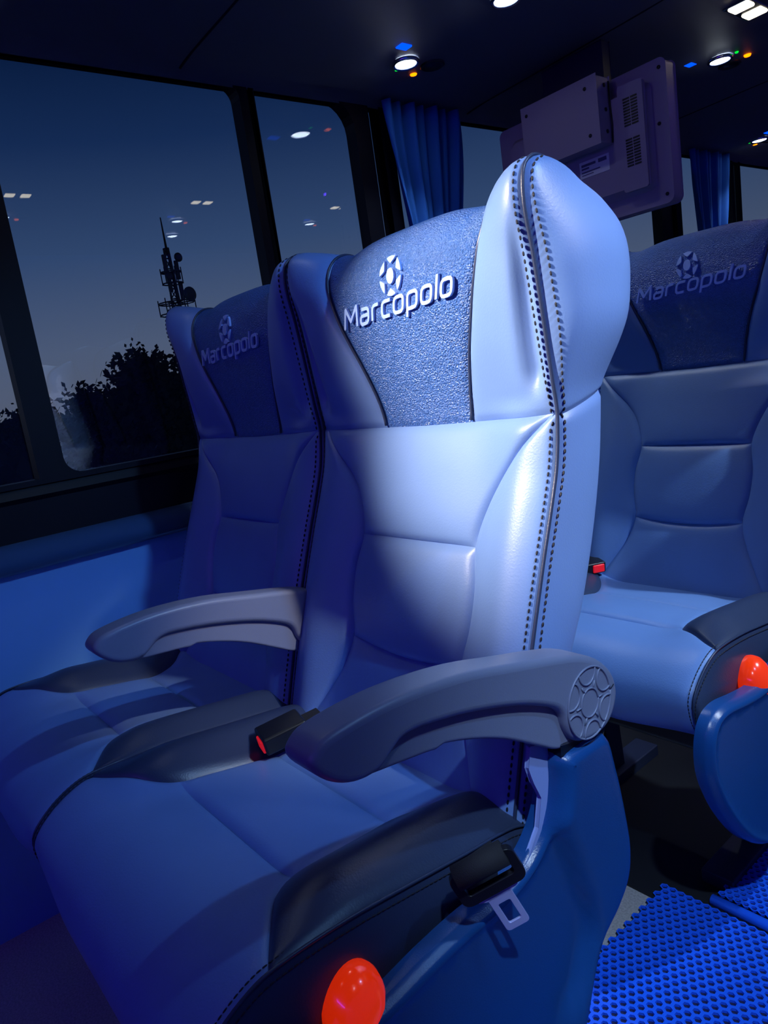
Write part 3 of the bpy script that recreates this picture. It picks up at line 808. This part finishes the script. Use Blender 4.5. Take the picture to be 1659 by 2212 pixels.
# units of the same kind above the nearer rows (outside the frame, mirrored in the glass)
service_unit(-.285,-.08,zr+.006, 'reading lamp on the left rack above the nearest seats, outside the frame', 1, .5*E, extras=False)
service_unit(-.285,-.96,zr+.006, 'reading lamp on the left rack ahead of the nearest seats, outside the frame', 1, 390*E, aim=(.45,1.09,-.73), size=28, blend=1.0, col=(.90,.76,.64), extras=False)
service_unit(-.585,-.10,zr, 'reading lamp by the window above the nearest seats, outside the frame', 1, .3*E, extras=False)
for y, e_, am, sz_ in ((-.45,105,(-.75,.68,-1.85),30),(.35,62,(-.85,-.12,-.75),56),(1.15,135,(-1.07,-.62,-1.36),38),(1.95,2,(-.3,-.1,-1),110)):
    where = {-.45:'outside the frame above the nearest armrest', .35:'mirrored in the glass at the left edge', 1.15:'mirrored in the glass above the antenna mast', 1.95:'mirrored in the narrow pane beside the curtain'}[y]
    service_unit(1.07,y,Z+1.452, 'round reading lamp on the opposite rack, '+where, -1, e_*E, aim=am, extras=y > 0, size=sz_, blend=1.0, col=(.52,.74,1.0) if y < 0 else (.20,.48,1.0) if y < 1 else (.60,.80,1.0))
    wl = empty('aisle_lamp', (.78,y+.0,Z+1.458))
    for k in (-1,1): MB().box(-.020,.020,k*.030-.018,k*.030+.018,-.006,.0).build('lamp_cell', M['warm'], wl, bevel=.003)
    MB().box(-.026,.026,-.056,.056,-.003,.002).build('lamp_housing', M['chrome'], wl, bevel=.002)
    tag(wl, 'pair of square lamps, '+where, 'aisle lamp', 'square aisle lamps')
for y, e_ in ((.42,105),(1.25,0)):
    service_unit(1.365,y,Z+1.452, 'thin right-rack lamp reflected lowest '+('behind the left window pillar' if y < 1 else 'beside the antenna mast top')+'', -1, e_*E, aim=(-1.115,-.22,-.93), extras=False, size=21, blend=.8, col=(1.0,.93,.82))
wl = empty('aisle_lamp', (-.082,1.457,Z+1.277))
for k in (-1,1): MB().box(-.024,.024,k*.036-.020,k*.036+.020,-.008,.0).build('lamp_cell', M['warm'], wl, bevel=.004)
MB().box(-.032,.032,-.064,.064,-.004,.004).build('lamp_housing', M['chrome'], wl, bevel=.002)
tag(wl, 'pair of square warm white lamps at the top right corner', 'aisle lamp', 'square aisle lamps')
strip = MB().box(-.004,.008,1.28,YR-.1,Z+1.276,Z+1.284).build('led_strip', M['violet'], None, smooth=False)
fs = empty('led_strip', (.55,YF+.03,Z+1.22))  # added violet fill behind the camera, unseen bar with an area light
MB().box(-.9,.9,-.008,.008,-.012,.012).build('fill_bar', M['violet'], fs, smooth=False)
al = bpy.data.lights.new('violet_fill_light','AREA'); al.shape = 'RECTANGLE'; al.size = 1.8; al.size_y = .05; al.energy = 2.8; al.color = (.22,.045,1.0)
ao = bpy.data.objects.new('violet_fill_light', al); COL.objects.link(ao); ao.parent = fs; ao.location = (0,.02,0); ao.rotation_euler = Vector((0,1,-.35)).to_track_quat('-Z','Y').to_euler()
tag(fs, 'added violet fill bar across the front bulkhead, outside the frame', 'led strip')
MB().box(-.009,-.004,1.28,YR-.1,Z+1.266,Z+1.284).build('strip_shield', M['rack'], strip, smooth=False)  # added lip, blocks the strip's reflection in the window panes
tag(strip, 'violet led strip along the edge of the luggage rack at the top right', 'led strip')

# ------------------------------------------------------------------ outside
GZ = Z-2.3
g = MB().grid(lambda i,j: Vector((-1.6-130*i, -60+180*j, GZ+.25*sin(9*i+5*j)+.2*sin(17*j))), 40, 40)
struct('ground', g, M['ground'])
def tree(y, dist, h, wid, label, seed, low=.25, name='tree'):
    rnd = random.Random(seed); base = Vector((-dist, y, GZ-.1)); r = empty(name, base)
    mb = MB(); mb.tube([(0,0,0),(.08,.05,h*.35),(-.05,.12,h*.7)], [.16,.12,.05], 8)
    tips = []
    for k in range(9):
        a = rnd.random()*2*pi; z0 = h*(.3+.35*rnd.random()); rr = wid*(.3+.35*rnd.random())
        p = Vector((rr*cos(a), rr*sin(a), z0+h*.22)); mb.tube([(0,.05,z0),p*.6+Vector((0,0,z0*.3)),p], [.07,.04,.015], 6); tips.append(p)
    mb.build('trunk', M['bark'], r)
    lf = MB()
    clumps = [(rnd.gauss(0,.36)*wid, rnd.gauss(0,.36)*wid, h*(low+(1-low)*rnd.random()**.8)) for _ in range(60)]
    for (cx,cy,cz) in clumps:
        f = 1-.6*(abs(cz/h-.62)); cx *= f; cy *= f
        for _ in range(90):
            p = Vector((cx+rnd.gauss(0,.13)*wid, cy+rnd.gauss(0,.13)*wid, cz+rnd.gauss(0,.06)*h))
            s_ = .03+.045*rnd.random(); d1 = Vector((rnd.gauss(0,1),rnd.gauss(0,1),rnd.gauss(0,1))).normalized(); d2 = d1.orthogonal().normalized()
            lf.add([p-d1*s_*1.7,p+d2*s_,p+d1*s_*1.7,p-d2*s_],[(0,1,2,3)])
    lf.build('foliage', M['leaf'], r, smooth=False)
    tag(r, label, 'tree', 'trees outside the window'); return r
OUT_HERE = True
def at(u, v, X):
    d = F + (u-829.5)/1538.2*R2 - (v-1106)/1538.2*U2; t_ = (X-.7626)/d.x
    return Vector((.7626,-.5413,.5317+H0)) + t_*d
for (u,v,D,wk,sd,lab) in ((300,765,16,1.5,3,'tallest dark tree left of the window seat headrest'),
                    (370,790,17,1.7,5,'dark tree touching the window seat headrest outline'),
                    (190,835,19,1.4,8,'low dark tree between the window pillar and the tallest tree'),
                    (415,850,14,1.2,9,'dark tree mostly hidden behind the window seat headrest'),
                    (255,850,18,1.5,11,'bushy dark tree below the tallest tree crown'),
                    (35,888,24,1.4,21,'small round dark tree at the left edge beyond the pillar'),
                    (120,900,26,1.6,22,'low distant tree beside the window pillar')):
    p = at(u,v,-D); hgt = p.z-GZ; tree(p.y, D, hgt/1.06, wk, lab, sd)
# hedge line in front, countless leaves
rnd = random.Random(4); lf = MB()
for k in range(9000):
    y = -3+34*rnd.random(); x = -15-2.5*rnd.random(); top = 1.9+.35*sin(y*.9)+.3*sin(y*2.3+1)
    p = Vector((x,y,GZ+top*rnd.random()**.7)); s_ = .12+.12*rnd.random(); d1 = Vector((rnd.gauss(0,.4),rnd.gauss(0,1),rnd.gauss(0,1))).normalized(); d2 = d1.orthogonal().normalized()
    lf.add([p-d1*s_*1.5,p+d2*s_,p+d1*s_*1.5,p-d2*s_],[(0,1,2,3)])
tag(lf.build('hedge', M['leaf'], None, smooth=False), 'dark hedge line along the bottom of the window view', 'hedge', kind='stuff')
# telecom mast
D = 34; p0 = at(352,470,-D); p1 = at(385,700,-D)
mr = empty('antenna_mast', (p0.x,(p0.y+p1.y)/2,GZ)); top = p0.z-GZ
tag(mr, 'tall lattice antenna mast rising above the trees outside the window', 'antenna mast')
mb = MB(); hb = .55; ht = .12
legs = []
for k in range(3):
    a = 2*pi*k/3+.3; legs.append(lambda t,a=a: Vector(((hb+(ht-hb)*t)*cos(a),(hb+(ht-hb)*t)*sin(a),top*.88*t)))
for L_ in legs: mb.tube([L_(0),L_(.5),L_(1)], .06, 6)
nseg = 22
for k in range(nseg):
    for q in range(3):
        a, b_ = legs[q], legs[(q+1)%3]; mb.tube([a(k/nseg), b_((k+1)/nseg)], .028, 4); mb.tube([a((k+1)/nseg), b_((k+1)/nseg)], .025, 4)
mb.build('lattice', M['mast'], mr, smooth=False)
MB().tube([(0,0,top*.86),(0,0,top*1.0)], [.07,.03], 6).build('top_spire', M['mast'], mr)
tz = lambda v: at(370,v,-D).z-GZ
for (v, sgn, wd) in ((588,0,.5),(655,0,.9)):
    mb = MB(); z = tz(v)
    ringr = wd
    mb.tube([(ringr*cos(a/12*2*pi),ringr*sin(a/12*2*pi),z) for a in range(13)], .035, 5); mb.tube([(ringr*cos(a/12*2*pi),ringr*sin(a/12*2*pi),z-.55) for a in range(13)], .035, 5)
    for a in range(6):
        q = a/6*2*pi; mb.tube([(0,0,z),(ringr*cos(q),ringr*sin(q),z)], .03, 4); mb.tube([(ringr*cos(q),ringr*sin(q),z-.6),(ringr*cos(q),ringr*sin(q),z+.2)], .03, 4)
    mb.build('antenna_platform', M['mast'], mr, smooth=False)
for (v, dy, r_) in ((640,.55,.36),(560,.3,.22),(675,-.4,.2),(600,-.35,.18)):
    MB().lathe([(.001,.02),(r_*.7,.06),(r_,.16),(r_,.22),(r_*.4,.26),(.001,.26)], (.25,dy,tz(v)), (1,.2,0), 20).build('dish_antenna', M['mast'], mr)
for k, (v, dy) in enumerate(((572,-.30),(585,.28),(612,-.25),(630,.3),(690,-.55),(690,.5))):
    MB().box(.1,.25,dy-.09,dy+.09,tz(v)-.45,tz(v)+.45).build('panel_antenna', M['mast'], mr, smooth=False, bevel=.02)
p = at(404,920,-14.2)
sl = empty('distant_street_lamp', (p.x+1.4,p.y,GZ)); hz = p.z-GZ
MB().tube([(0,0,0),(0,0,hz)], .03, 6).build('lamp_post', M['mast'], sl)
MB().lathe([(.001,.02),(.03,.01),(.03,-.02),(.001,-.03)], (0,0,hz), (0,0,1), 10).build('lamp_head', M['yellowspot'], sl)
tag(sl, 'tiny yellow light dot in the dark beyond the window', 'street lamp')
